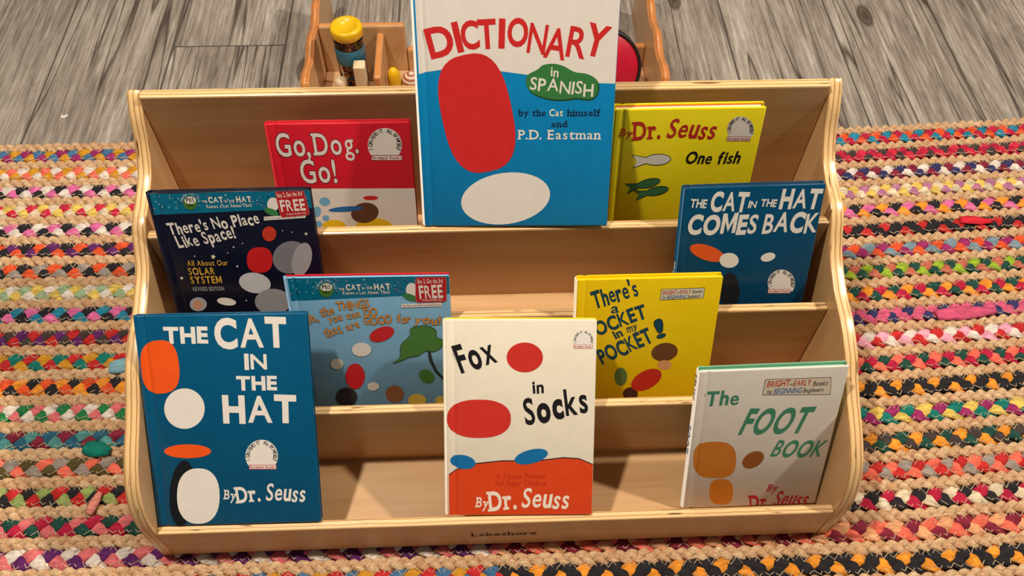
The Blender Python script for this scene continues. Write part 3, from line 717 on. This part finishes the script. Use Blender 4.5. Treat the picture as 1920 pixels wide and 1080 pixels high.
b.poly('artwork', (36, 62, 40), [Q(1020 + (x - 1020) * 1.03, 590 + (y - 590) * 1.04) for x, y in LEAF], 3, True); b.poly('artwork', (74, 128, 58), [Q(*p) for p in LEAF], 4, True)
b.ell('artwork', (74, 128, 58), Q(1080, 830), 15, 12, 30, 3)
b.ell('artwork', RED, (716, 626), 24, 13, -20, 2); b.ell('artwork', WHT, (678, 655), 18, 13, 0, 2); b.ell('artwork', RED, (666, 705), 18, 24, 0, 3); b.ell('artwork', WHT, (700, 724), 11, 8, 0, 2); b.ell('artwork', (52, 48, 52), (650, 744), 20, 18, 0, 2)
b.ell('artwork', (150, 96, 62), (740, 738), 17, 16, 0, 3); b.ell('artwork', (224, 190, 80), (782, 750), 17, 12, 0, 3); b.ell('artwork', (224, 190, 80), (826, 750), 10, 8, 0, 3); b.ell('artwork', (216, 208, 194), (632, 682), 12, 10, 0, 2)
b.finish()

# --- yellow book, third row right
YEL = (244, 208, 12)
b = Book(POSE['wocket'], .010, 'picture_book', 'yellow hardcover with slanting dark teal title, third row behind the pale green-titled book', YEL, (240, 206, 10), (228, 216, 190), pages=(236, 216, 60), rough=.4)
DT = (14, 74, 100); OLB = ((12, 30, 44), 'bo')
for i, (t, p0, p1, h) in enumerate((("There's", (1115, 578), (1197, 552), 30), ('a', (1146, 588), (1160, 586), 18), ('WOCKET', (1090, 641), (1214, 594), 24), ('in', (1155, 636), (1169, 629), 15), ('my', (1177, 624), (1196, 618), 15), ('POCKET', (1130, 683), (1226, 640), 26), ('!', (1233, 634), (1247, 630), 33))):
    b.word('title_lettering', t, p0, p1, h, DT, 'b', False, 3, .08, OLB, seed=i + 3)
b.early_badge([(1240, 542), (1322, 539), (1319, 559), (1237, 563)], [(232, 224, 200), ('BRIGHT', (1242, 553), (1268, 551.5), 7.5, (196, 40, 40)), ('and', (1269, 550), (1273, 550), 3, BLK), ('EARLY', (1274, 551), (1295, 550), 7, (196, 40, 40)), ('Books', (1298, 550), (1317, 548.5), 6, BLK),
             ('for', (1241, 560.5), (1248, 560), 5.5, BLK), ('BEGINNING', (1250, 560.5), (1286, 559), 6.5, (30, 90, 160)), ('Beginners', (1289, 558.5), (1313, 557), 5.5, BLK)])
b.ell('artwork', (110, 66, 38), (1246, 660), 25, 17, -10, 2); b.ell('artwork', (222, 160, 110), (1246, 684), 13, 9, 0, 3); b.ell('artwork', (196, 48, 36), (1212, 712), 31, 17, -28, 3); b.ell('artwork', (92, 118, 62), (1164, 706), 12, 17, 0, 2); b.ell('artwork', (70, 42, 30), (1182, 738), 14, 12, 0, 2)
b.finish()

# --- large teal book, front row left
b = Book(POSE['cat'], .010, 'picture_book', 'large deep teal hardcover with stacked white title, front row leaning beside the left side panel', (0, 84, 124), (0, 80, 118), (0, 78, 116), rough=.33)
for t, p0, p1, h in (('THE', (308, 642), (391, 642), 28), ('CAT', (404, 650), (539, 648), 51), ('IN', (459, 692), (501, 692), 27), ('THE', (444, 730), (520, 730), 24), ('HAT', (419, 790), (557, 790), 47)):
    b.word('title_lettering', t, p0, p1, h, WHT, 'o', False, 2, seed=1, gap=.07)
b.reader_badge((490.7, 855), 30.5, 467, 518.5, 871.5, 880, (190, 60, 50))
b.author(((420, 936), (442, 937), 17), ((445, 943), (489, 938), 28), ((498, 939), (571, 941), 31), WHT)
b.ell('artwork', ORG, (300, 688), 36, 50, -6, 2, sq=.75); b.ell('artwork', WHT, (346, 766), 38, 38, 0, 3); b.ell('artwork', ORG, (352, 846), 44, 13, 0, 3); b.ell('artwork', (24, 28, 34), (342, 925), 24, 62, 4, 2); b.ell('artwork', WHT, (372, 930), 40, 52, 0, 3, sq=.85)
b.finish()

# --- cream and orange book, front row centre
b = Book(POSE['fox'], .010, 'picture_book', 'cream hardcover with orange hill and black title, front row centre', (232, 224, 206), (226, 210, 60), (226, 218, 200), pages=(230, 214, 80), rough=.42)
ORF = (216, 70, 28)
b.poly('orange_field', BLK, [(838, 891), (857, 879), (894, 868), (942, 863), (1005, 863), (1057, 857), (1086, 859), (1113, 870), ('uv', 1, .2), ('uv', 1, 0), ('uv', 0, 0), ('uv', 0, .2)], 1)
b.poly('orange_field', ORF, [(838, 893), (857, 881), (894, 870), (942, 865), (1005, 865), (1057, 859), (1086, 861), (1113, 872), ('uv', 1, .2), ('uv', 1, 0), ('uv', 0, 0), ('uv', 0, .2)], 2)
b.word('title_lettering', 'Fox', (864, 697), (933, 677), 50, BLK, 'h', False, 3, -.05, seed=4); b.word('title_lettering', 'in', (999, 738), (1020, 735), 22, BLK, 'h', False, 2, .08); b.word('title_lettering', 'Socks', (986, 795), (1104, 771), 47, BLK, 'o', False, 3, .05, seed=2)
DR = (190, 46, 22)
b.word('subtitle_lettering', 'A Tongue Twister', (931, 897.5), (1023, 897.5), 10, DR, 'b', gap=.13); b.word('subtitle_lettering', 'for Super Children', (929, 911), (1024, 911), 10, DR, 'b', gap=.13)
b.author(((892, 951), (915, 952), 18), ((918, 958), (969, 952), 34), ((977, 952), (1064, 954), 35), (240, 226, 210))
b.reader_badge((1094, 638), 19, 1075.5, 1111.5, 646, 653.5)
FR = (206, 52, 44)
b.ell('artwork', FR, (898, 785), 60, 36, 0, 3, sq=.85); b.ell('artwork', FR, (984, 670), 34, 28, 0, 3);
b.ell('artwork', (20, 110, 170), (868, 866), 24, 13, 10, 4); b.ell('artwork', (20, 110, 170), (996, 856), 32, 13, -14, 4)
b.finish()

# --- white book with green title, front row right
GRN = (62, 142, 112)
b = Book(POSE['foot'], .0105, 'picture_book', 'white hardcover with pale green title and green back cover, front row right end', (222, 216, 206), (120, 176, 146), (222, 216, 206), pages=(124, 180, 150), rough=.42)
b.word('title_lettering', 'The', (1322, 761), (1384, 757), 25, GRN, 'h', False, 3, .05); b.word('title_lettering', 'FOOT', (1385, 812), (1506, 811), 44, GRN, 'h', False, 2, .18); b.word('title_lettering', 'BOOK', (1444, 854), (1536, 857), 29, GRN, 'h', False, 3, .16)
DRD = (188, 30, 56)
b.author(((1437, 921), (1455, 921), 12), ((1404, 957), (1443, 952), 26), ((1447, 949), (1509, 949), 26), DRD)
b.early_badge([(1435, 711), (1559, 707), (1557, 740), (1429, 741)], [(228, 218, 196), ('BRIGHT', (1437, 726), (1479, 723.5), 11, (196, 44, 48)), ('and', (1480, 722), (1486, 722), 4, BLK), ('EARLY', (1487, 724), (1519, 722), 10, (196, 44, 48)), ('Books', (1524, 724), (1551, 722), 8.5, BLK),
             ('for', (1437, 739), (1447, 738.5), 7.5, BLK), ('BEGINNING', (1450, 738.5), (1502, 736), 9.5, (40, 110, 180)), ('Beginners', (1505, 736), (1543, 734), 8, BLK)])
OT = (206, 124, 36)
b.ell('artwork', OT, (1340, 862), 40, 34, 0, 3, sq=.7); b.ell('artwork', OT, (1352, 922), 22, 24, 0, 3, sq=.7); b.ell('artwork', (150, 84, 26), (1412, 862), 22, 14, -30, 3)
b.finish(); b.spine_text('FOOT', .62, .42, .0055, (40, 110, 180)); b.spine_text('SEUSS', .97, .8, .005, BLK)

# lettering stamped on the front board
V, Fc = word_geo('Lakeshore', 'b', True)
a, c = ony(884, 1006, 0), ony(1006, 1001, 0); hgt = .0105
me = mesh('stamped_lettering', [S((a.x + (c.x - a.x) * x, -.0002 - (.00005 if l_ else 0), .0462 + hgt * y)) for (x, y), l_ in zip(V, LIFT)], Fc)
link('stamped_lettering', me, [plain('branded_ink', (52, 34, 22), .8)], front_board); me.transform(Matrix.Translation((0, 0, 0)))

# ------------------------------------------------------------------ toy shelf behind, with its things
TB = empty('toy_shelf', (0, .83, 0)); tag(TB, 'orange-edged wooden toy shelf with wavy sides on the plank floor behind the display', 'shelf')
OW = wood_mat('varnished_tan_wood', 1, (190, 146, 100), (204, 162, 116), (216, 176, 130), .35); OE = plain('orange_varnished_edge', (212, 140, 82), .22)
def wavy_side(x0, x1):
    pts = [(y, .112 + .005 * math.sin((y - .715) * 70)) for y in np.linspace(.715, 1.02, 40)] + [(1.02, .0), (.715, .0)]
    bm = bmesh.new(); A = [bm.verts.new((x0, p[0] - .83, p[1])) for p in pts]; B = [bm.verts.new((x1, p[0] - .83, p[1])) for p in pts]
    fa, fb = bm.faces.new(A), bm.faces.new(B[::-1]); n = len(pts)
    for i in range(n): bm.faces.new((A[i], B[i], B[(i + 1) % n], A[(i + 1) % n])).material_index = 1
    bmesh.ops.recalc_face_normals(bm, faces=bm.faces)
    r = bmesh.ops.bevel(bm, geom=[e for e in bm.edges if (e.link_faces[0] in (fa, fb)) != (e.link_faces[1] in (fa, fb))], offset=.003, segments=3, affect='EDGES')
    for f in r['faces']: f.material_index = 1
    for f in bm.faces: f.smooth = len(f.verts) == 4
    me = bpy.data.meshes.new('side_panel'); bm.to_mesh(me); bm.free(); link('side_panel', me, [OW, OE], TB)
wavy_side(-.297, -.283); wavy_side(.283, .297)
def tp(name, lo, hi, mats=None, edge=None, bev=.003): return bevel_box(name, (lo[0], lo[1] - .83, lo[2]), (hi[0], hi[1] - .83, hi[2]), mats or [OW], TB, bev, edge, 3)
tp('shelf_floor', (-.283, .725, .006), (.283, .86, .016)); tp('front_board', (-.283, .715, .004), (.283, .725, .05))
tp('back_board', (-.283, .86, .004), (-.136, .872, .112), [OW, OE], (1,), .005); tp('back_board', (-.136, .86, .004), (.283, .872, .06), [OW, OE], (1,), .004)
tp('divider', (-.184, .745, .016), (-.172, .86, .099), [OW, OE], (0,), .004)
# clear jar with yellow lid
_j = onz(648, 47, .164); jx, jy = _j.x, _j.y
JAR = empty('toy_jar', (jx, jy, .0165)); tag(JAR, 'clear plastic jar of coloured beads with a yellow lid, inside the toy shelf', 'jar')
GL = plain('clear_plastic', (235, 235, 230), .08); GL.node_tree.nodes['Principled BSDF'].inputs['Transmission Weight'].default_value = 1.0; GL.node_tree.nodes['Principled BSDF'].inputs['IOR'].default_value = 1.2
lathe('jar_wall', [(.0215, 0), (.023, .003), (.0235, .07), (.024, .122), (.0215, .132), (.0205, .131), (.0225, .12), (.022, .07), (.021, .004), (.001, .004), (.001, 0)], [GL], JAR, caps=False, closed=True)
YL = plain('yellow_plastic', (232, 186, 20), .3)
lathe('lid', [(.0245, .130), (.026, .132), (.0262, .144), (.024, .1475), (.018, .1475), (.0165, .145), (.001, .145)], [YL], JAR, 32)
bl = lathe('label_band', [(.0238, .082), (.0243, .083), (.0243, .110), (.0238, .111)], [plain('blue_label', (40, 120, 150), .3)], JAR, 24, caps=False, closed=True)
bead = bmesh.new(); rb = random.Random(2); bv = []; bf = []; bmi = []
ico = bmesh.new(); bmesh.ops.create_icosphere(ico, subdivisions=1, radius=.0034); iv = [v.co.copy() for v in ico.verts]; ifc = [tuple(v.index for v in f.verts) for f in ico.faces]; ico.free(); bead.free()
for k in range(260):
    q = rb.uniform(0, 6.3); rr = .0172 * math.sqrt(rb.random()); p = Vector((rr * math.cos(q), rr * math.sin(q), rb.uniform(.008, .10))); i0 = len(bv)
    bv += [p + x for x in iv]; bf += [tuple(i0 + j for j in f) for f in ifc]; bmi += [rb.choice([0, 0, 1, 1, 2, 3])] * len(ifc)
o = link('beads', mesh('beads', bv, bf, bmi, True), [plain('bead_%d' % i, c, .3) for i, c in enumerate([(190, 50, 50), (225, 110, 50), (40, 110, 150), (230, 180, 60)])], JAR); o['kind'] = 'stuff'
WB = wood_mat('pale_block_wood', 2, (205, 178, 140), (222, 200, 164), (232, 212, 180), .5)
p = onz(673, 120, .116); o = bevel_box('wooden_block', (-.0095, -.010, 0), (.0095, .010, .100), [WB], None, .002); o.location = (p.x, p.y, .0162)
tag(o, 'tall pale wooden block standing in the toy shelf in front of the jar', 'block')
p = onz(638, 147, .085); o = lathe('wooden_block', [(.010, 0), (.011, .002), (.011, .060), (.0095, .066), (.006, .069)], [WB]); o.location = (p.x, p.y, .0162)
tag(o, 'round-topped pale wooden peg beside the tall block in the toy shelf', 'block')
p = onz(739, 146, .05); T1 = empty('bell_toy', (p.x, p.y, .0162)); tag(T1, 'small yellow tulip-shaped toy with a string loop in the toy shelf', 'toy')
lathe('bell', [(.007, 0), (.0115, .006), (.012, .03), (.0105, .045), (.006, .053), (.002, .055)], [YL], T1, 10)
link('string_loop', tube_mesh('string_loop', [(.002 + .012 * math.sin(k / 14 * math.pi * 1.1), .004, .055 + .035 * (1 - math.cos(k / 14 * 2 * math.pi)) / 2 + .004 * k / 14) for k in range(15)], .0006), [plain('string', (190, 165, 90), .8)], T1)
p = onz(773, 152, .036); SB = lathe('striped_ball', [(.019 * math.sin(a), .019 - .019 * math.cos(a)) for a in np.linspace(.02, 3.12, 15)], [plain('stripe_red', (170, 90, 62), .5), plain('stripe_cream', (226, 208, 184), .5)], mi=[k % 2 for k in range(14)])
SB.location = (p.x, p.y, .0162); SB.location.z += .0; tag(SB, 'small red and cream striped ball in the toy shelf', 'ball')
DRM = empty('toy_drum', (.192, .785, .0162)); tag(DRM, 'red round toy drum with a black rim leaning inside the toy shelf', 'drum')
lathe('drum_head', [(.001, .0), (.058, 0), (.060, .002), (.060, .03), (.058, .032), (.001, .032)], [plain('red_drum', (196, 20, 52), .35)], DRM, 40, (0, 0, .068), (math.radians(62), 0, 0))
lathe('rim', [(.0602, -.001), (.0645, 0), (.065, .004), (.065, .028), (.0645, .032), (.0602, .033)], [plain('black_rubber', (26, 24, 26), .5)], DRM, 40, (0, 0, .068), (math.radians(62), 0, 0), None, False, True)

p = onz(121, 219, .0005); vs = []; fs = []; rs = random.Random(3)
for i in range(6):
    for j in range(4): vs.append((.0022 * (i - 2.5), .0022 * (j - 1.5) + .0012 * math.sin(i * 1.7), .0006 + .0012 * rs.random()))
for i in range(5):
    for j in range(3): fs.append((i * 4 + j, i * 4 + j + 1, i * 4 + j + 5, i * 4 + j + 4))
o = link('paper_scrap', mesh('paper_scrap', vs, fs), [plain('white_paper', (236, 230, 220), .8)]); o.location = (p.x, p.y, .0002); o.rotation_euler = (0, 0, .3)
tag(o, 'tiny crumpled white paper scrap on the grey plank floor at the left', 'scrap')
